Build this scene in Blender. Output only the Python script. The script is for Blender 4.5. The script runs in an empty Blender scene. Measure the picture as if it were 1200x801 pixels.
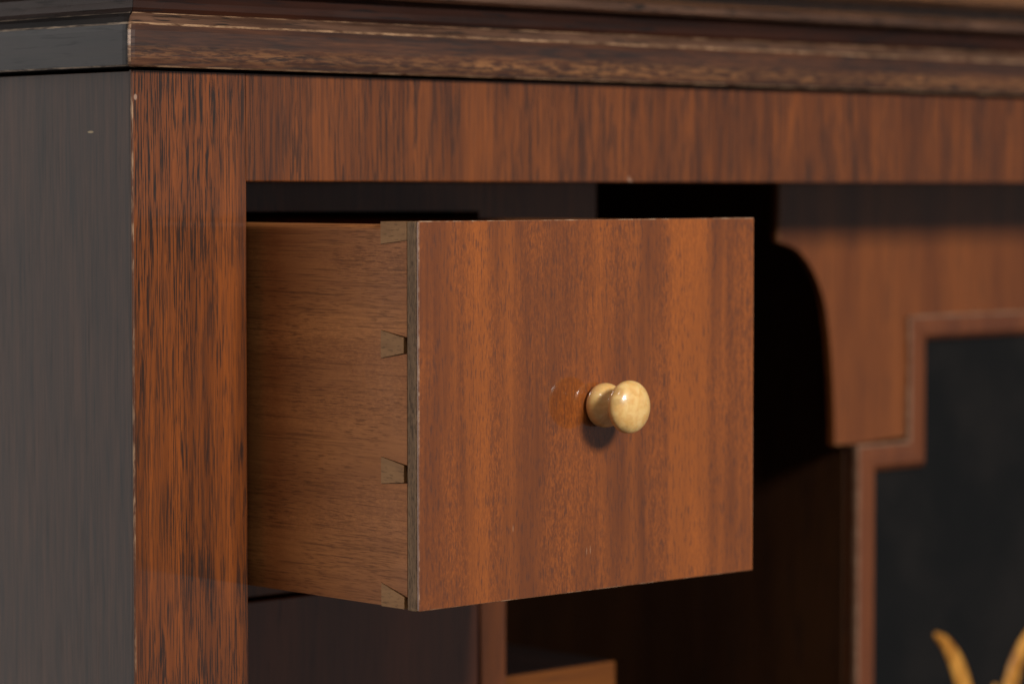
import bpy, bmesh, math, random
from mathutils import Vector, noise

S = bpy.context.scene
C = S.collection
random.seed(7)

# ------------------------------------------------------------------ camera
cam = bpy.data.cameras.new('camera')
co = bpy.data.objects.new('camera', cam)
C.objects.link(co)
CAM = Vector((-0.4808, -0.6580, 1.2000))
fwd = Vector((0.68296, 0.72872, -0.05025)).normalized()
co.location = CAM
co.rotation_euler = fwd.to_track_quat('-Z', 'Y').to_euler()
cam.sensor_width = 36.0
cam.lens = 108.8
cam.clip_start = 0.05
cam.clip_end = 50
cam.dof.use_dof = True
cam.dof.focus_distance = 0.812
cam.dof.aperture_fstop = 10.5
S.camera = co

# ------------------------------------------------------------------ world and lamps (photo studio)
W_ = bpy.data.worlds.new('World')
S.world = W_
W_.use_nodes = True
bg = W_.node_tree.nodes['Background']
bg.inputs['Color'].default_value = (0.95, 0.97, 1.0, 1)
bg.inputs['Strength'].default_value = 0.07


def lamp(name, loc, target, sx, sy, power, col=(1, 1, 1)):
    l = bpy.data.lights.new(name, 'AREA')
    l.shape = 'RECTANGLE'
    l.size, l.size_y, l.energy, l.color = sx, sy, power, col
    o = bpy.data.objects.new(name, l)
    C.objects.link(o)
    o.location = loc
    o.rotation_euler = (Vector(target) - Vector(loc)).to_track_quat('-Z', 'Y').to_euler()
    return o


lamp('key_softbox', (0.09, -1.50, 1.78), (0.15, 0.0, 1.14), 0.34, 0.26, 23, (1.0, 0.965, 0.92))
lamp('left_softbox', (-0.98, 1.02, 1.30), (0.0, 0.0, 1.15), 2.0, 2.2, 21.5, (1.0, 0.95, 0.915))
lamp('right_softbox', (1.30, -1.30, 1.15), (0.2, 0.0, 1.15), 1.8, 2.0, 1.25, (1.0, 0.96, 0.93))
lamp('top_softbox', (-0.42, -0.52, 2.15), (0.08, 0.0, 1.14), 0.22, 0.22, 1.5, (1.0, 0.97, 0.94))

S.view_settings.view_transform = 'Standard'
S.view_settings.look = 'None'
S.view_settings.exposure = 0
S.view_settings.gamma = 1
S.view_settings.use_curve_mapping = False
S.cycles.use_denoising = True
S.cycles.max_bounces = 8
S.render.filter_size = 1.05


# ------------------------------------------------------------------ material helpers
class NT:
    def __init__(self, name):
        m = bpy.data.materials.new(name)
        m.use_nodes = True
        self.m, self.t = m, m.node_tree
        self.b = self.t.nodes['Principled BSDF']
        self.co = self.t.nodes.new('ShaderNodeTexCoord').outputs['Object']

    def link(self, a, b):
        self.t.links.new(a, b)

    def val(self, sock, v):
        if hasattr(v, 'is_output'):
            self.link(v, sock)
        else:
            sock.default_value = v

    def noise(self, scale, loc=(0, 0, 0), detail=2, rough=0.5, dist=0.0, src=None):
        mp = self.t.nodes.new('ShaderNodeMapping')
        mp.inputs['Scale'].default_value = scale
        mp.inputs['Location'].default_value = loc
        self.link(src or self.co, mp.inputs['Vector'])
        n = self.t.nodes.new('ShaderNodeTexNoise')
        n.inputs['Scale'].default_value = 1
        n.inputs['Detail'].default_value = detail
        n.inputs['Roughness'].default_value = rough
        n.inputs['Distortion'].default_value = dist
        self.link(mp.outputs[0], n.inputs['Vector'])
        return n.outputs[0]

    def ramp(self, f, a, b, lo=0.0, hi=1.0):
        r = self.t.nodes.new('ShaderNodeMapRange')
        r.interpolation_type = 'SMOOTHSTEP'
        r.inputs[1].default_value, r.inputs[2].default_value = a, b
        r.inputs[3].default_value, r.inputs[4].default_value = lo, hi
        self.link(f, r.inputs[0])
        return r.outputs[0]

    def math(self, op, a, b=0.0):
        n = self.t.nodes.new('ShaderNodeMath')
        n.operation = op
        self.val(n.inputs[0], a)
        self.val(n.inputs[1], b)
        return n.outputs[0]

    def mix(self, f, a, b, mode='MIX'):
        n = self.t.nodes.new('ShaderNodeMix')
        n.data_type = 'RGBA'
        n.blend_type = mode
        self.val(n.inputs['Factor'], f)
        for s, v in ((n.inputs[6], a), (n.inputs[7], b)):
            if isinstance(v, tuple):
                v = (*v, 1) if len(v) == 3 else v
            self.val(s, v)
        return n.outputs[2]

    def warp(self, scale, amt):
        n = self.t.nodes.new('ShaderNodeTexNoise')
        n.inputs['Scale'].default_value = 1
        n.inputs['Detail'].default_value = 2
        mp = self.t.nodes.new('ShaderNodeMapping')
        mp.inputs['Scale'].default_value = scale
        self.link(self.co, mp.inputs['Vector'])
        self.link(mp.outputs[0], n.inputs['Vector'])
        s = self.t.nodes.new('ShaderNodeVectorMath')
        s.operation = 'SUBTRACT'
        self.link(n.outputs[1], s.inputs[0])
        s.inputs[1].default_value = (0.5, 0.5, 0.5)
        k = self.t.nodes.new('ShaderNodeVectorMath')
        k.operation = 'SCALE'
        k.inputs['Scale'].default_value = amt
        self.link(s.outputs[0], k.inputs[0])
        a = self.t.nodes.new('ShaderNodeVectorMath')
        a.operation = 'ADD'
        self.link(self.co, a.inputs[0])
        self.link(k.outputs[0], a.inputs[1])
        return a.outputs[0]

    def spot(self, c, r, soft=0.5):
        """0..1 mask of one ellipsoidal blemish at local point c"""
        mp = self.t.nodes.new('ShaderNodeMapping')
        mp.inputs['Location'].default_value = tuple(-c[i] / r[i] for i in range(3))
        mp.inputs['Scale'].default_value = tuple(1 / r[i] for i in range(3))
        self.link(self.co, mp.inputs['Vector'])
        l = self.t.nodes.new('ShaderNodeVectorMath')
        l.operation = 'LENGTH'
        self.link(mp.outputs[0], l.inputs[0])
        return self.ramp(l.outputs['Value'], 1 - soft, 1.0, 1.0, 0.0)

    def bump(self, h, dist, strength=1.0):
        n = self.t.nodes.new('ShaderNodeBump')
        n.inputs['Distance'].default_value = dist
        n.inputs['Strength'].default_value = strength
        self.link(h, n.inputs['Height'])
        self.link(n.outputs[0], self.b.inputs['Normal'])

    def finish(self, color, rough=0.5, coat=1.0, coat_rough=0.06, spec=0.3):
        self.val(self.b.inputs['Base Color'], color if not isinstance(color, tuple) else (*color, 1))
        self.val(self.b.inputs['Roughness'], rough)
        self.b.inputs['Specular IOR Level'].default_value = spec
        self.b.inputs['Coat Weight'].default_value = coat
        self.val(self.b.inputs['Coat Roughness'], coat_rough)
        return self.m


def wood(name, axis, dark, light, pore, *, ribbon=(55, 3), fibre=(700, 22), mottle=(0, 0, 0), pores=(1300, 45),
         pore_th=(0.56, 0.66), pore_amt=0.9, pore_mask=(90, 10), mask_th=(0.35, 0.55), coat=1.0, coat_rough=0.06,
         rough=0.5, seed=0.0, spots=(), spot_col=(0.6, 0.5, 0.4), bump=0.00006, ribbon_th=(0.3, 0.7), warp=0.0008,
         spec=0.3, ribbon_w=0.6, pores2=None, band=None):
    n = NT(name)

    def sc(p):
        v = [p[0]] * 3
        v['XYZ'.index(axis)] = p[1]
        return tuple(v)
    src = n.warp(sc((60, 30)), warp)
    L = (seed * 3.1, seed * 5.7, seed * 1.3)
    rb = n.ramp(n.noise(sc(ribbon), L, 3, 0.55, 0.3, src), *ribbon_th)
    fb = n.ramp(n.noise(sc(fibre), L, 4, 0.6, 0, src), 0.25, 0.75)
    f = n.math('ADD', n.math('MULTIPLY', rb, ribbon_w), n.math('MULTIPLY', fb, 1 - ribbon_w))
    col = n.mix(f, dark, light)
    if mottle[2]:
        mt = n.ramp(n.noise(sc(mottle[:2]), L, 3, 0.6, 0.8, src), 0.35, 0.7)
        mt = n.math('MULTIPLY', mt, n.ramp(n.noise(sc((70, 14)), (seed + 3, seed, 2), 2), 0.35, 0.65))
        k = tuple(min(1, c * 1.75) for c in light)
        col = n.mix(n.math('MULTIPLY', mt, mottle[2]), col, k)
    pr = n.ramp(n.noise(sc(pores), (seed, 1 + seed, 7), 2, 0.55, 0.0, src), *pore_th)
    mk = n.ramp(n.noise(sc(pore_mask), (seed, 4, 2 + seed), 3, 0.6, 0.4), mask_th[0], mask_th[1], 0.12, 1.0)
    pm = n.math('MULTIPLY', n.math('MULTIPLY', pr, mk), pore_amt)
    col = n.mix(pm, col, pore)
    if pores2:
        sx, sy, a, b, amt = pores2
        p2 = n.ramp(n.noise(sc((sx, sy)), (seed + 5, 2 + seed, 3), 3, 0.6), a, b)
        m2 = n.ramp(n.noise(sc((60, 9)), (seed + 2, 1, seed), 3, 0.6), 0.32, 0.6, 0.35, 1.0)
        p2 = n.math('MULTIPLY', n.math('MULTIPLY', p2, m2), amt)
        col = n.mix(p2, col, pore)
        pm = n.math('MAXIMUM', pm, p2)
    if band:
        zc, hw, bcol, amt = band
        sp = n.t.nodes.new('ShaderNodeSeparateXYZ')
        n.link(n.co, sp.inputs[0])
        d = n.math('ABSOLUTE', n.math('SUBTRACT', sp.outputs[2], zc))
        k = n.ramp(d, 0.0, hw, 1.0, 0.0)
        w = n.ramp(n.noise(sc((1100, 160)), (seed, 2, 4), 4, 0.65, 0.3), 0.42, 0.62)
        w2 = n.ramp(n.noise(sc((40, 14)), (seed, 8, 4), 3, 0.6), 0.36, 0.6, 0.40, 1.0)
        col = n.mix(n.math('MULTIPLY', n.math('MULTIPLY', k, amt), n.math('MULTIPLY', w, w2)), col, bcol)
    for c, r in spots:
        col = n.mix(n.spot(c, r), col, spot_col)
    if bump:
        n.bump(n.math('SUBTRACT', 1.0, pm), bump, 0.6)
    rg = n.math('ADD', rough, n.math('MULTIPLY', pm, 0.2))
    sm = n.ramp(n.noise((28, 28, 28), (seed, 9, 1), 4, 0.6, 0.5), 0.35, 0.7, 0.75 * coat_rough, 1.9 * coat_rough)
    return n.finish(col, rg, coat, sm, spec)


def worn(name, base, pale, scale=(900, 900, 160), th=(0.42, 0.6), coat=0.3, lo=0.05):
    n = NT(name)
    m = n.ramp(n.noise(scale, (3, 1, 2), 4, 0.65), *th)
    m2 = n.ramp(n.noise((70, 70, 60), (1, 5, 2), 4, 0.65), 0.40, 0.62, lo, 1)
    return n.finish(n.mix(n.math('MULTIPLY', m, m2), base, pale), 0.55, coat, 0.25)


# cabinet origin (its Empty) - local texture coordinates are relative to it
CAB = Vector((0.49, 0.17, 0.85))


def loc(x, y, z):
    return (x - CAB.x, y - CAB.y, z - CAB.z)


M = {}
SCR = [((x - 0.10455, -0.106, z - 1.091), r) for x, z, r in ((0.1016, 1.1019, (0.00018, 0.004, 0.0013)), (0.1030, 1.1021, (0.00022, 0.004, 0.0015)),
       (0.0744, 1.1100, (0.00022, 0.004, 0.0011)))]
M['stile'] = wood('stile_mahogany', 'Z', (0.10, 0.024, 0.0042), (0.295, 0.071, 0.0082), (0.009, 0.0045, 0.003),
                  pores=(1500, 70), pore_th=(0.56, 0.64), pore_amt=0.8, pores2=(2200, 55, 0.505, 0.55, 0.93), ribbon=(160, 9), seed=1.0,
                  pore_mask=(170, 20), mask_th=(0.36, 0.60), warp=0.0002,
                  spots=((loc(0.0012, 0, 1.2232), (0.0007, 0.002, 0.0010)),), spot_col=(0.36, 0.22, 0.15))
M['rail'] = wood('rail_mahogany', 'Z', (0.075, 0.018, 0.0045), (0.27, 0.070, 0.0115), (0.018, 0.007, 0.004),
                 coat=0.75, spots=((loc(0.1843, 0, 1.2022), (0.0006, 0.002, 0.0010)), (loc(0.1852, 0, 1.2016), (0.0009, 0.002, 0.0005))), spot_col=(0.34, 0.18, 0.11), pores=(1500, 60), pores2=(2200, 58, 0.52, 0.575, 0.75), warp=0.0002, pore_th=(0.52, 0.64), pore_amt=0.8, ribbon=(110, 10), seed=2.3,
                 pore_mask=(140, 18), mask_th=(0.40, 0.62))
M['ebon'] = wood('dark_stained_side', 'Z', (0.010, 0.006, 0.0045), (0.066, 0.028, 0.0140), (0.006, 0.005, 0.005), coat=0.135,
                 pores=(1900, 60), ribbon=(300, 26), seed=3.1, pore_amt=0.35, ribbon_w=0.4, fibre=(1100, 45), bump=0.00002, coat_rough=0.12, spec=0.15,
                 spots=((loc(0, 0.0187, 1.2143), (0.003, 0.0017, 0.0004)),), spot_col=(0.35, 0.25, 0.13))
M['ebon_y'] = wood('dark_stained_moulding', 'Y', (0.008, 0.007, 0.007), (0.020, 0.014, 0.012), (0.004, 0.004, 0.004),
                   pores=(900, 60), ribbon=(120, 20), seed=4.2, pore_amt=0.5, bump=0.00003, coat_rough=0.16, coat=0.23, spec=0.12)
M['mould'] = wood('moulding_mahogany', 'X', (0.032, 0.0105, 0.0055), (0.125, 0.042, 0.0155), (0.012, 0.006, 0.005),
                  pores=(1000, 90), pore_th=(0.46, 0.62), ribbon=(260, 14), fibre=(1500, 90), seed=5.5, pore_amt=0.6, warp=0.0003,
                  ribbon_th=(0.42, 0.72), coat_rough=0.13, coat=0.7, band=(1.2343 - 0.85, 0.0036, (0.36, 0.15, 0.05), 0.8))
M['cove'] = wood('cove_mahogany', 'X', (0.011, 0.0035, 0.002), (0.046, 0.012, 0.0045), (0.006, 0.003, 0.003),
                 pores=(900, 60), ribbon=(150, 12), seed=6.1, coat_rough=0.2, coat=0.35, spec=0.15)
M['cove_side'] = wood('cove_dark_side', 'Y', (0.014, 0.007, 0.005), (0.032, 0.015, 0.010), (0.006, 0.004, 0.003),
                      pores=(900, 60), ribbon=(150, 12), seed=6.4, coat_rough=0.2, coat=0.12, spec=0.1)
M['cornice'] = wood('cornice_mahogany', 'X', (0.12, 0.045, 0.014), (0.30, 0.12, 0.035), (0.02, 0.01, 0.006),
                    pores=(900, 60), ribbon=(150, 12), seed=6.9)
M['drawer'] = wood('drawer_front_veneer', 'Z', (0.142, 0.034, 0.0058), (0.338, 0.085, 0.0090), (0.070, 0.020, 0.008),
                   ribbon=(78, 2.2), ribbon_th=(0.36, 0.64), fibre=(700, 30), mottle=(1700, 620, 0.38),
                   pores=(2100, 240), pore_th=(0.53, 0.66), pore_amt=0.6, pore_mask=(90, 7), seed=8.4,
                   spots=SCR, spot_col=(0.36, 0.16, 0.075),
                   coat_rough=0.045, bump=0.00002, ribbon_w=0.70)
M['side'] = wood('drawer_side_wood', 'Y', (0.25, 0.080, 0.020), (0.46, 0.172, 0.047), (0.11, 0.037, 0.011),
                 ribbon=(50, 6), fibre=(800, 40), mottle=(1800, 700, 0.25), pores=(2900, 190), pore_th=(0.51, 0.64), pores2=(2400, 45, 0.53, 0.66, 0.55), warp=0.0003,
                 pore_amt=0.55, pore_mask=(70, 35), seed=9.2, coat=0.12, coat_rough=0.35, rough=0.6, spec=0.25)
M['pin'] = wood('pin_end_grain', 'Y', (0.25, 0.118, 0.040), (0.37, 0.186, 0.068), (0.03, 0.018, 0.009),
                ribbon=(260, 90), fibre=(1400, 200), pores=(2000, 400), seed=10.6, coat=0.05, rough=0.65,
                pore_amt=0.4, mask_th=(0.3, 0.5))
M['lap'] = wood('lap_end_grain', 'Z', (0.13, 0.068, 0.029), (0.27, 0.155, 0.070), (0.012, 0.009, 0.006),
                ribbon=(500, 40), fibre=(2400, 300), pores=(3200, 500), seed=11.6, coat=0.05, rough=0.65,
                pore_amt=0.6, mask_th=(0.3, 0.5), pore_th=(0.5, 0.62))
M['board'] = wood('interior_board_mahogany', 'Z', (0.13, 0.032, 0.007), (0.29, 0.080, 0.0145), (0.03, 0.01, 0.006), coat=0.75,
                  ribbon=(60, 4), seed=12.2, pore_amt=0.6, coat_rough=0.08)
M['frame'] = wood('door_frame_mahogany', 'Z', (0.13, 0.031, 0.0075), (0.26, 0.072, 0.017), (0.03, 0.01, 0.006),
                  ribbon=(60, 5), seed=13.4, pore_amt=0.5, coat_rough=0.1)
M['closed'] = wood('closed_drawer_veneer', 'Z', (0.13, 0.034, 0.012), (0.30, 0.075, 0.022), (0.04, 0.012, 0.006),
                   ribbon=(50, 3), seed=14.9, pore_amt=0.5, coat_rough=0.07)
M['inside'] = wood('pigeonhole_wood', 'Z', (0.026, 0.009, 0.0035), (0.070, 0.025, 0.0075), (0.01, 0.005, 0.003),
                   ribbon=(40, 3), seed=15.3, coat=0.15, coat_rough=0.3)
M['block'] = wood('step_block_wood', 'X', (0.15, 0.043, 0.006), (0.27, 0.083, 0.011), (0.05, 0.016, 0.006),
                  ribbon=(90, 8), seed=16.3, pore_amt=0.5, coat=0.1, coat_rough=0.2)
M['dark'] = wood('dark_block_top', 'Y', (0.012, 0.006, 0.005), (0.028, 0.012, 0.009), (0.008, 0.004, 0.003), seed=18.0, coat=0.2, coat_rough=0.3)
M['worn_v'] = worn('worn_vertical_edge', (0.10, 0.030, 0.010), (0.42, 0.25, 0.14), coat=0.08)
M['worn_x'] = worn('worn_front_edge', (0.075, 0.032, 0.016), (0.46, 0.27, 0.15), (160, 900, 900), (0.34, 0.58), 0.2, 0.4)
M['worn_y'] = worn('worn_side_edge', (0.035, 0.025, 0.02), (0.36, 0.27, 0.19), (900, 130, 900), (0.36, 0.6), 0.15, 0.35)
M['worn_d'] = worn('worn_drawer_edge', (0.20, 0.07, 0.028), (0.46, 0.28, 0.17), (420, 900, 420), (0.40, 0.6), 0.06, 0.12)
M['lit_edge_b'] = worn('lit_board_edge', (0.20, 0.062, 0.016), (0.36, 0.15, 0.055))  # key light catching the arch board's rounded rim, painted in as paler orange
M['bevel_x'] = wood('moulding_bevel', 'X', (0.045, 0.020, 0.012), (0.17, 0.085, 0.05), (0.012, 0.008, 0.006),
                    pores=(1000, 90), ribbon=(200, 30), seed=17.0, coat=0.6, coat_rough=0.3)
M['drawer'].node_tree.nodes['Principled BSDF'].inputs['Coat IOR'].default_value = 1.58   # thick french polish
n = NT('black_lacquer')
M['lacquer'] = n.finish(n.mix(n.ramp(n.noise((30, 30, 30), (0, 0, 0), 4), 0.35, 0.7), (0.004, 0.004, 0.004), (0.011, 0.009, 0.008)),
                        0.5, 0.42, 0.12, 0.1)
n = NT('gilding')
M['gold'] = n.finish(n.mix(n.ramp(n.noise((420, 420, 130), (0, 0, 0), 4), 0.36, 0.64), (0.42, 0.155, 0.018), (0.80, 0.37, 0.065)),
                     0.42, 0.2, 0.2)
n = NT('stringing')
M['string'] = n.finish(n.mix(n.ramp(n.noise((300, 300, 300), (0, 0, 0), 3), 0.3, 0.7), (0.22, 0.10, 0.055), (0.34, 0.19, 0.115)), 0.5, 0.5, 0.2)
n = NT('pale_boxwood')
_f = n.ramp(n.noise((420, 90, 420), (2, 0, 1), 4, 0.6, 0.6), 0.3, 0.72)
_s = n.ramp(n.noise((240, 120, 240), (6, 2, 1), 3), 0.56, 0.72)
M['knob'] = n.finish(n.mix(n.math('MULTIPLY', _s, 0.45), n.mix(_f, (0.83, 0.465, 0.145), (0.95, 0.63, 0.25)), (0.42, 0.21, 0.06)),
                     0.32, 0.8, 0.10, 0.4)
n.b.inputs['Subsurface Weight'].default_value = 0.15
n.b.inputs['Subsurface Radius'].default_value = (1.0, 0.5, 0.2)
n.b.inputs['Subsurface Scale'].default_value = 0.002


# ------------------------------------------------------------------ object helpers
WORLD = {}


def empty(name, at, label=None, cat=None, group=None):
    o = bpy.data.objects.new(name, None)
    C.objects.link(o)
    o.location = at
    o.empty_display_size = 0.05
    WORLD[o.name] = Vector(at)
    if label:
        o['label'] = label
    if cat:
        o['category'] = cat
    if group:
        o['group'] = group
    return o


def obj(name, bm, mats, parent, origin=None, smooth=False):
    """bm is in world coordinates; the mesh is stored relative to its own origin"""
    P = WORLD[parent.name]
    Oo = Vector(origin) if origin is not None else P
    bmesh.ops.translate(bm, verts=bm.verts, vec=-Oo)
    bmesh.ops.recalc_face_normals(bm, faces=bm.faces)
    me = bpy.data.meshes.new(name)
    bm.to_mesh(me)
    bm.free()
    for m in (mats if isinstance(mats, (list, tuple)) else [mats]):
        me.materials.append(m)
    for p in me.polygons:
        p.use_smooth = smooth
    o = bpy.data.objects.new(name, me)
    C.objects.link(o)
    o.parent = parent
    o.location = Oo - P
    WORLD[o.name] = Oo.copy()
    return o


def do_bevel(bm, edges, w, seg, mat):
    bmesh.ops.bevel(bm, geom=list(edges), offset=w, segments=seg, profile=0.5, affect='EDGES', material=mat,
                    clamp_overlap=True)


def box(x0, x1, y0, y1, z0, z1, bev=0.0004, seg=2, bmat=-1, pick=None, bm=None):
    bm = bm or bmesh.new()
    r = bmesh.ops.create_cube(bm, size=1)
    for v in r['verts']:
        v.co = Vector((x0 + (v.co.x + .5) * (x1 - x0), y0 + (v.co.y + .5) * (y1 - y0), z0 + (v.co.z + .5) * (z1 - z0)))
    if bev:
        es = {e for v in r['verts'] for e in v.link_edges}
        if pick:
            es = {e for e in es if pick((e.verts[0].co + e.verts[1].co) / 2)}
        if es:
            do_bevel(bm, es, bev, seg, bmat)
    return bm


def prism(pts, plane, a, b, bev=0.0, seg=2, bmat=-1, front_only=True):
    """pts: outline; plane 'XZ' extruded along Y from a (front) to b, or 'YZ' extruded along X from a to b"""
    bm = bmesh.new()

    def mk(p, d):
        return Vector((p[0], d, p[1])) if plane == 'XZ' else Vector((d, p[0], p[1]))
    A = [bm.verts.new(mk(p, a)) for p in pts]
    B = [bm.verts.new(mk(p, b)) for p in pts]
    bm.faces.new(A)
    bm.faces.new(B)
    k = len(pts)
    for i in range(k):
        bm.faces.new((A[i], A[(i + 1) % k], B[(i + 1) % k], B[i]))
    if bev:
        sa = set(A)
        do_bevel(bm, [e for e in bm.edges if e.verts[0] in sa and e.verts[1] in sa], bev, seg, bmat)
    return bm


def catmull(P, n):
    out = []
    for i in range(len(P) - 1):
        p0, p1, p2, p3 = P[max(i - 1, 0)], P[i], P[i + 1], P[min(i + 2, len(P) - 1)]
        for k in range(n):
            t = k / n
            out.append(tuple(0.5 * (2 * p1[j] + (p2[j] - p0[j]) * t + (2 * p0[j] - 5 * p1[j] + 4 * p2[j] - p3[j]) * t * t
                                    + (3 * p1[j] - p0[j] - 3 * p2[j] + p3[j]) * t ** 3) for j in range(2)))
    out.append(tuple(P[-1]))
    return out


def lathe(profile, base, segs=64):
    """profile of (distance, radius) turned round an axis that leaves base along -Y"""
    bm = bmesh.new()
    rings = []
    for d, r in profile:
        rings.append([bm.verts.new((base[0] + r * math.cos(2 * math.pi * k / segs), base[1] - d,
                                    base[2] + r * math.sin(2 * math.pi * k / segs))) for k in range(segs)] if r > 1e-6
                     else [bm.verts.new((base[0], base[1] - d, base[2]))])
    for a, b in zip(rings, rings[1:]):
        for k in range(segs):
            j = (k + 1) % segs
            if len(b) == 1:
                bm.faces.new((a[k], a[j], b[0]))
            elif len(a) == 1:
                bm.faces.new((a[0], b[k], b[j]))
            else:
                bm.faces.new((a[k], a[j], b[j], b[k]))
    return bm


# ------------------------------------------------------------------ the cabinet carcass
WID, DEP, ZB, ZT = 0.98, 0.34, 0.85, 1.2304      # width, depth, bottom, underside of the mouldings
ST, RZ, YI = 0.0378, 1.2011, 0.050               # stile width, rail underside, plane of the fitted interior
cab = empty('desk_cabinet', CAB, 'dark polished mahogany desk cabinet with worn mouldings, arched pigeonhole and black lacquered door', 'cabinet')

obj('side_panel', box(0.0002, 0.016, 0.0011, DEP, ZB, ZT - 0.0004, 0.0002), M['ebon'], cab)
obj('side_panel', box(WID - 0.016, WID - 0.0002, 0.0011, DEP, ZB, ZT - 0.0004, 0.0002), M['ebon'], cab)
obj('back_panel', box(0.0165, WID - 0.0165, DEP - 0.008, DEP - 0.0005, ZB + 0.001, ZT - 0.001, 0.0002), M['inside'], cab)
def stile(flip):
    # veneer leaf that runs to the corner over the edge of the side, and the solid post behind it
    P = [(0.0, 0.0), (ST, 0.0), (ST, 0.018), (0.0162, 0.018), (0.0162, 0.0009), (0.0, 0.0009)]
    bm = bmesh.new()
    fx = (lambda x: WID - x) if flip else (lambda x: x)
    A = [bm.verts.new((fx(x), y, ZB)) for x, y in P]
    B = [bm.verts.new((fx(x), y, ZT - 0.0002)) for x, y in P]
    bm.faces.new(A)
    bm.faces.new(B)
    for i in range(6):
        bm.faces.new((A[i], A[(i + 1) % 6], B[(i + 1) % 6], B[i]))
    do_bevel(bm, [e for e in bm.edges if e.verts[0] in (A[0], B[0]) and e.verts[1] in (A[0], B[0])], 0.00045, 2, 1)
    for f in bm.faces:
        if f.material_index == 0 and all(abs(v.co.x - fx(0)) < 1e-5 for v in f.verts):
            f.material_index = 2
    do_bevel(bm, [e for e in bm.edges if all(abs(v.co.x - fx(ST)) < 1e-6 and v.co.y < 1e-6 for v in e.verts)], 0.0003, 2, 0)
    return bm


obj('stile', stile(False), [M['stile'], M['worn_v'], M['ebon']], cab)
obj('stile', stile(True), [M['stile'], M['worn_v'], M['ebon']], cab)
obj('top_rail', box(ST + 0.0001, WID - ST - 0.0001, 0.00015, 0.018, RZ, ZT - 0.0002, 0.0005, 2, -1,
                    lambda c: c.y < 0.001 and c.z < RZ + 0.001), M['rail'], cab)
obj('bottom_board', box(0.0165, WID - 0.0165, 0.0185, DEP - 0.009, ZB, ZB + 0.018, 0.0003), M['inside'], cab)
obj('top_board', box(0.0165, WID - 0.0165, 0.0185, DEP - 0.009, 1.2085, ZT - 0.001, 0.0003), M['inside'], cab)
obj('bottom_rail', box(ST + 0.0001, WID - ST - 0.0001, 0.0002, 0.018, ZB, ZB + 0.04, 0.0005), M['rail'], cab)


# mouldings: a profile of (outward offset, height) carried along the front or the left side, mitred at the corner
def moulding(profile, side, mats, face_mat, name, gap=0.00034, worn_pts=(), wear=0.00035, wmat=None, step=0.02):
    bm = bmesh.new()
    end = WID if side == 'front' else DEP
    rows = []
    start = None
    ks = [0.0, 0.0008, 0.002] + [0.006 + step * i for i in range(int(end / step) - 1)] + [end]
    for k in ks:
        row = []
        for o, z in profile:
            s = -o + gap + k * (end + o) / end if k < end else end
            rnd = 0.00045 * max(0.0, 1 - k / 0.002) ** 2 if o > 0.001 else 0.0   # rubbed round at the mitre
            wob = 0.00016 * (noise.noise(Vector((s * 60, z * 90, 3.0 if side == 'front' else 9.0)))) if 0 < k < end else 0
            oo = o - rnd + wob
            row.append(bm.verts.new((s, -oo, z) if side == 'front' else (-oo, s, z)))
        rows.append(row)
    m = len(profile)
    for i in range(len(rows) - 1):
        a, b = rows[i], rows[i + 1]
        for j in range(m - 1):
            f = bm.faces.new((a[j], b[j], b[j + 1], a[j + 1]))
            f.material_index = face_mat[j]
            if i == 0 and side == 'front' and face_mat[j] == 0 and wmat is not None:
                f.material_index = wmat
        f = bm.faces.new((a[m - 1], b[m - 1], b[0], a[0]))
    bm.faces.new(rows[0])
    bm.faces.new(rows[-1][::-1])
    return obj(name, bm, mats, cab)


band = [(-0.012, ZT + 0.0004), (0.0038, ZT + 0.0006), (0.0042, ZT + 0.0010), (0.0045, ZT + 0.0029), (0.0046, ZT + 0.006), (0.0043, ZT + 0.0100),
        (0.0037, ZT + 0.0115), (0.0031, ZT + 0.0121), (0.0018, ZT + 0.0136), (0.0003, ZT + 0.0146), (-0.0002, ZT + 0.0149), (-0.012, ZT + 0.0149)]
fm = [0, 1, 0, 0, 0, 0, 1, 2, 2, 1, 2]
moulding(band, 'front', [M['mould'], M['worn_x'], M['bevel_x']], fm, 'band_moulding', wmat=1)
moulding(band, 'side', [M['ebon_y'], M['worn_y'], M['ebon_y']], fm, 'band_moulding')
z0 = ZT + 0.0150
cove = [(-0.014, z0), (-0.0010, z0), (-0.0018, z0 + 0.0012), (-0.0022, z0 + 0.0030), (-0.0018, z0 + 0.0050), (-0.0004, z0 + 0.0062), (-0.014, z0 + 0.0062)]
moulding(cove, 'front', [M['cove']], [0] * 6, 'cove_moulding', gap=0.0001)
moulding(cove, 'side', [M['cove_side']], [0] * 6, 'cove_moulding', gap=0.0001)
z1 = z0 + 0.0063
bead = [(-0.014, z1), (0.0018, z1), (0.0030, z1 + 0.0008), (0.0034, z1 + 0.0019), (0.0028, z1 + 0.0030), (0.0012, z1 + 0.0038), (-0.014, z1 + 0.0038)]
moulding(bead, 'front', [M['bevel_x'], M['mould']], [1, 1, 0, 0, 0, 1], 'bead_moulding', gap=0.0001)
moulding(bead, 'side', [M['ebon_y'], M['worn_y']], [0, 0, 0, 0, 0, 0], 'bead_moulding', gap=0.0001)
z2 = z1 + 0.0039
corn = [(-0.016, z2), (-0.0035, z2), (-0.0035, z2 + 0.0030), (0.0050, z2 + 0.0034), (0.0090, z2 + 0.0048), (0.0102, z2 + 0.0075), (0.0090, z2 + 0.0120),
        (0.0050, z2 + 0.0150), (-0.016, z2 + 0.0150)]
moulding(corn, 'front', [M['cornice']], [0] * 8, 'cornice_moulding', gap=0.0001)
moulding(corn, 'side', [M['ebon_y']], [0] * 8, 'cornice_moulding', gap=0.0001)
obj('cabinet_top', box(0.013, WID - 0.001, 0.013, DEP - 0.001, ZT + 0.001, z2 + 0.0145, 0.0003), M['cove'], cab)

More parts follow.
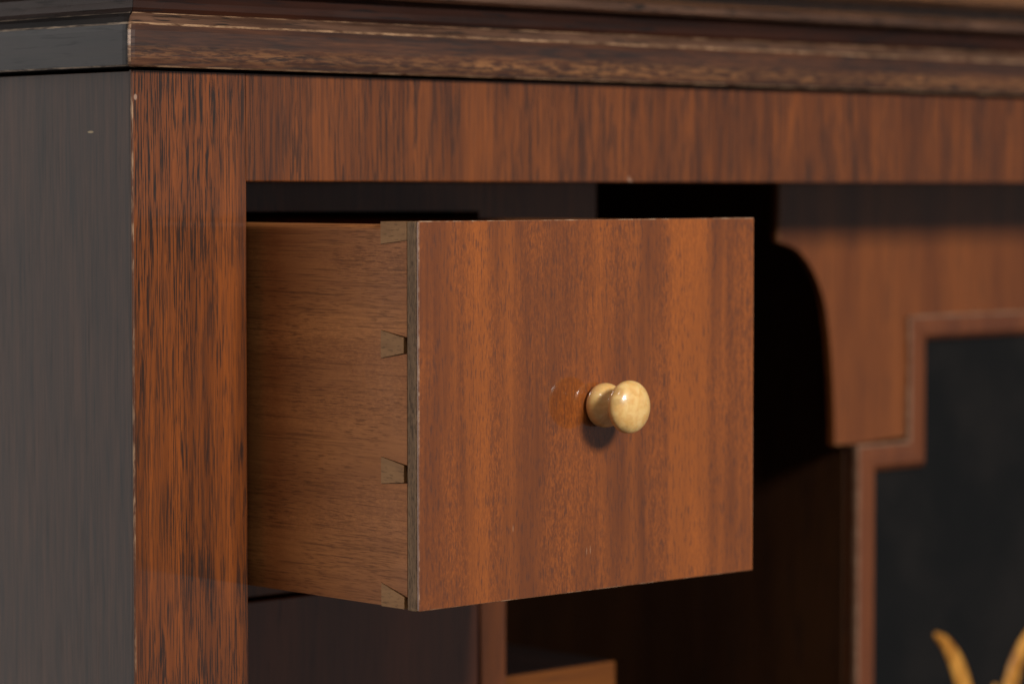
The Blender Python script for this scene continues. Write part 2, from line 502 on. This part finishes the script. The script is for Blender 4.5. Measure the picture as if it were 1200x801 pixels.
# ------------------------------------------------------------------ the fitted interior, 5 cm behind the frame
DX0, DX1 = 0.0405, 0.1690         # opening of the drawer
ARCH = [(0.3071, 1.1810), (0.3168, 1.1783), (0.3247, 1.1715), (0.3300, 1.1628), (0.3328, 1.1535), (0.3349, 1.1412), (0.3363, 1.1251), (0.3369, 1.1097)]
AX = 0.26355                      # the arch is symmetric about this line
TH = 0.0028
right_arc = catmull(ARCH, 8)
left_arc = [(2 * AX - x, z) for x, z in right_arc]
# board round the drawer opening, cut to the left half of the arch
pts = [(0.0185, 1.2075), (0.2200, 1.2075)] + left_arc + [(0.1798, 1.1097), (0.1798, 0.90), (0.1704, 0.90), (0.1704, 1.0), (0.1690, 1.0868), (0.1690, 1.1926), (0.0185, 1.1926)]
obj('face_board', prism(pts, 'XZ', YI, YI + 0.012, 0.0003), M['board'], cab)
# board over the stepped door, cut to the right half of the arch
DM = 0.49
mx = lambda x: 2 * DM - x
pts = [(0.3071, 1.2075)] + right_arc + [(0.3474, 1.1097), (0.3752, 1.1104), (0.3752, 1.1542), (mx(0.3752), 1.1542), (mx(0.3752), 1.1104), (mx(0.3474), 1.1097),
       (mx(0.3474), 0.90), (WID - 0.0185, 0.90), (WID - 0.0185, 1.2075)]
obj('face_board', prism(pts, 'XZ', YI, YI + TH, 0.0011, 3, 1), [M['board'], M['lit_edge_b']], cab)
# partitions, dust boards, pigeonhole linings
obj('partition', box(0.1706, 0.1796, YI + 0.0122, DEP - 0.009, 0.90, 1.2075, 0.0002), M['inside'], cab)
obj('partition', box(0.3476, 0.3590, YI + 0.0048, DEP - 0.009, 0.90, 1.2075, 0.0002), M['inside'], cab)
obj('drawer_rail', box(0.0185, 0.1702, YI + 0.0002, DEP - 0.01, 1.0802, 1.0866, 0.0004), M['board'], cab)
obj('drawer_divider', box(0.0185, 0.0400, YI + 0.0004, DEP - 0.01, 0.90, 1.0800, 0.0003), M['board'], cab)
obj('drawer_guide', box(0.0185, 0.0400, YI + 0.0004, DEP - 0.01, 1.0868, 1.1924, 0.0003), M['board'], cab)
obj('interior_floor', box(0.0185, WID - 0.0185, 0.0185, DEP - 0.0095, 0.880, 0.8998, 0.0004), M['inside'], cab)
blk = obj('step_block', box(0.1800, 0.2292, YI + 0.0022, 0.16, 0.955, 1.0457, 0.0004), M['dark'], cab)
obj('front_edge', box(0.1800, 0.2292, YI + 0.0002, YI + 0.0020, 0.955, 1.0456, 0.0004), M['block'], blk)
obj('pigeonhole_shelf', box(0.1798, 0.3474, YI + 0.013, DEP - 0.0095, 0.945, 0.9545, 0.0004), M['inside'], cab)

# the stepped door
door = empty('door', (DM, YI, 0.90))
door.parent = cab
door.location = Vector((DM, YI, 0.90)) - CAB
WORLD[door.name] = Vector((DM, YI, 0.90))


def stepped(xo, zl, xi, zt, zb):
    return [(xo, zb), (xo, zl), (xi, zl), (xi, zt), (mx(xi), zt), (mx(xi), zl), (mx(xo), zl), (mx(xo), zb)]


outer = stepped(0.3476, 1.1093, 0.3755, 1.1539, 0.902)
line = stepped(0.3487, 1.1082, 0.3766, 1.1528, 0.9031)
inner = stepped(0.3604, 1.0988, 0.3879, 1.1445, 0.912)


def ring(o, i, prof):
    """stepped band between two matching outlines; prof = (fraction from o to i, y)"""
    bm = bmesh.new()
    loops = []
    for t, y in prof:
        loops.append([bm.verts.new((a[0] + (b[0] - a[0]) * t, y, a[1] + (b[1] - a[1]) * t)) for a, b in zip(o, i)])
    for a, b in zip(loops, loops[1:] + loops[:1]):
        k = len(a)
        for j in range(k):
            bm.faces.new((a[j], a[(j + 1) % k], b[(j + 1) % k], b[j]))
    return bm


obj('stringing', ring(outer, line, [(0, YI + 0.0008), (0, YI - 0.0012), (0.25, YI - 0.0017), (0.75, YI - 0.0017), (1, YI - 0.0012), (1, YI + 0.0008)]), M['string'], door)
obj('door_frame', ring(line, inner, [(0.004, YI + 0.0046), (0.004, YI - 0.0012), (0.35, YI - 0.0016), (0.72, YI - 0.0010), (0.92, YI + 0.0010), (1, YI + 0.0030), (1, YI + 0.0046)]),
    M['frame'], door)
panel_pts = stepped(0.3600, 1.0992, 0.3875, 1.1449, 0.9115)
obj('door_panel', prism(panel_pts, 'XZ', YI + 0.0042, YI + 0.0150), M['lacquer'], door)


def leaf(center, widths, name='gilt_leaf'):
    """gilded blade in low relief on the lacquer: centre line and half widths in the panel plane"""
    pts = catmull(center, 8)
    bm = bmesh.new()
    rows = []
    k = len(pts)
    for i, p in enumerate(pts):
        a, b = pts[max(i - 1, 0)], pts[min(i + 1, k - 1)]
        t = Vector((b[0] - a[0], b[1] - a[1])).normalized()
        nn = Vector((-t.y, t.x))
        u = i / (k - 1) * (len(widths) - 1)
        j = min(int(u), len(widths) - 2)
        w = widths[j] + (widths[j + 1] - widths[j]) * (u - j)
        row = []
        for s, y in ((-1, 0.0002), (-0.7, -0.0006), (0, -0.0010), (0.7, -0.0006), (1, 0.0002)):
            q = Vector(p) + nn * w * s
            row.append(bm.verts.new((q.x, YI + 0.0042 + y, q.y)))
        rows.append(row)
    for a, b in zip(rows, rows[1:]):
        for j in range(4):
            bm.faces.new((a[j], a[j + 1], b[j + 1], b[j]))
        bm.faces.new((a[4], a[0], b[0], b[4]))
    bm.faces.new(rows[0])
    bm.faces.new(rows[-1])
    return obj(name, bm, M['gold'], door, smooth=True)


GX = 0.4285
L1 = [(0.3975, 1.0372), (0.4040, 1.0330), (0.4105, 1.0250), (0.4155, 1.0140), (0.4185, 1.0020), (0.4200, 0.9880)]
wd = [0.0010, 0.0029, 0.0042, 0.0049, 0.0050, 0.0044]
leaf(L1, wd)
leaf([(2 * GX + 0.0005 - x, z - 0.002) for x, z in L1], wd)
leaf([(0.4330, 1.0150), (0.4325, 1.0080), (0.4310, 0.9960), (0.4300, 0.9860)], [0.0008, 0.0024, 0.0030, 0.0030])

# ------------------------------------------------------------------ the drawer, pulled out 11.6 cm
X0, X1, YF, Z0, Z1 = 0.0413, 0.1678, -0.0660, 1.0910, 1.1911
LAP, FT, SD, LEN = -0.0616, -0.0513, 0.0085, 0.155
DR = Vector(((X0 + X1) / 2, 0.04, Z0))
dr = empty('small_drawer', DR, 'small mahogany drawer pulled well out of its opening, with dovetailed side and pale knob', 'drawer')
front = obj('drawer_front', box(X0, X1, YF + 0.0009, LAP, Z0, Z1 - 0.0001, 0.00015, 1), M['lap'], dr)
obj('front_veneer', box(X0 + 0.0001, X1, YF, YF + 0.00085, Z0 + 0.0001, Z1, 0.00024, 2, 1), [M['drawer'], M['worn_d']], front)
obj('front_core', box(X0 + SD + 0.0002, X1 - SD - 0.0002, LAP + 0.00005, FT, Z0 + 0.0003, Z1 - 0.0004, 0.0003), M['lap'], front)
# half-blind dovetails: tails are cut in the side board, pins belong to the front
NY, NF = FT, LAP + 0.0002        # inner end and front end of the pin sockets
sz0, sz1 = Z0 + 0.0004, Z1 - 0.0010
PINS = [(1.1628, 1.1556, 1.1612, 1.1572), (1.1300, 1.1231, 1.1283, 1.1239)]   # (top, bottom) at the inner end, (top, bottom) at the front end
TOPP = (1.1851, 1.1862)          # underside of the top half pin, inner / front
BOTP = (1.0972, 1.0943)          # upper side of the bottom half pin, inner / front
g = 0.00014
side = [(LEN, sz0), (LEN, sz1), (NY + g, sz1), (NY + g, TOPP[0] - g), (NF, TOPP[1] - g)]
for a, b, c, d in PINS:
    side += [(NF, c + g), (NY + g, a + g), (NY + g, b - g), (NF, d - g)]
side += [(NF, BOTP[1] + g), (NY + g, BOTP[0] + g), (NY + g, sz0)]
bm = prism(side, 'YZ', X0 + 0.0001, X0 + SD, 0.0)
es = [e for e in bm.edges if all(abs(v.co.z - sz1) < 1e-6 for v in e.verts) and abs(e.verts[0].co.y - e.verts[1].co.y) > 0.05]
do_bevel(bm, es, 0.0017, 4, -1)
obj('drawer_side', bm, M['side'], dr)
pin = lambda p: obj('dovetail_pin', prism(p, 'YZ', X0 - 0.00003, X0 + SD - 0.0004), M['pin'], front)
pin([(NY, Z1 - 0.0002), (LAP + 0.0001, Z1 - 0.0002), (LAP + 0.0001, TOPP[1]), (NY, TOPP[0])])
for a, b, c, d in PINS:
    pin([(NY, a), (NF + 0.0012, c), (NF + 0.0012, d), (NY, b)])
pin([(NY, BOTP[0]), (NF + 0.0011, BOTP[1]), (NF + 0.0011, Z0 + 0.0002), (NY, Z0 + 0.0002)])
obj('drawer_side', box(X1 - SD, X1 - 0.0001, LAP + 0.0001, LEN, sz0, sz1, 0.0012, 3, -1, lambda c: c.z > sz1 - 0.001), M['side'], dr)
obj('drawer_back', box(X0 + SD + 0.0002, X1 - SD - 0.0002, LEN - 0.008, LEN, sz0 + 0.004, sz1 - 0.004, 0.0006), M['side'], dr)
obj('drawer_bottom', box(X0 + SD + 0.0002, X1 - SD - 0.0002, FT + 0.0002, LEN - 0.0083, Z0 + 0.004, Z0 + 0.008, 0.0002), M['side'], dr)

KN = [(0.0, 0.0044), (0.0003, 0.0052), (0.0010, 0.0058), (0.0020, 0.00605), (0.0030, 0.00600), (0.0040, 0.0057), (0.0049, 0.0051), (0.0055, 0.0044), (0.0060, 0.0036),
      (0.0065, 0.0032), (0.0070, 0.0029), (0.0076, 0.0030), (0.0082, 0.0036), (0.0088, 0.0048), (0.0094, 0.0059), (0.0101, 0.0067), (0.0109, 0.00712), (0.0117, 0.00715),
      (0.0125, 0.0069), (0.0133, 0.0062), (0.0140, 0.0051), (0.01455, 0.0036), (0.0149, 0.0018), (0.0150, 0.0)]
KP = (0.1062, YF, 1.1411)


def knob(parent, at):
    o = obj('knob', lathe(KN, at), M['knob'], parent, origin=at, smooth=True)
    return o


knob(dr, KP)

# the closed drawer below it
LD = Vector(((X0 + X1) / 2, 0.12, 0.9790))
ld = empty('small_drawer', LD, 'closed dark drawer in the shade directly below the pulled-out drawer', 'drawer')
obj('drawer_front', box(X0, 0.1685, YI, YI + 0.014, 0.9790, 1.0790, 0.0005), M['closed'], ld)
obj('drawer_side', box(X0, X0 + SD, YI + 0.0142, 0.27, 0.9795, 1.0780, 0.0005), M['side'], ld)
obj('drawer_side', box(X1 - SD, X1, YI + 0.0142, 0.27, 0.9795, 1.0780, 0.0005), M['side'], ld)
obj('drawer_back', box(X0 + SD, X1 - SD, 0.262, 0.27, 0.9800, 1.0750, 0.0005), M['side'], ld)
obj('drawer_bottom', box(X0 + SD, X1 - SD, YI + 0.0142, 0.2618, 0.983, 0.987, 0.0002), M['side'], ld)
knob(ld, (0.105, YI, 1.029))
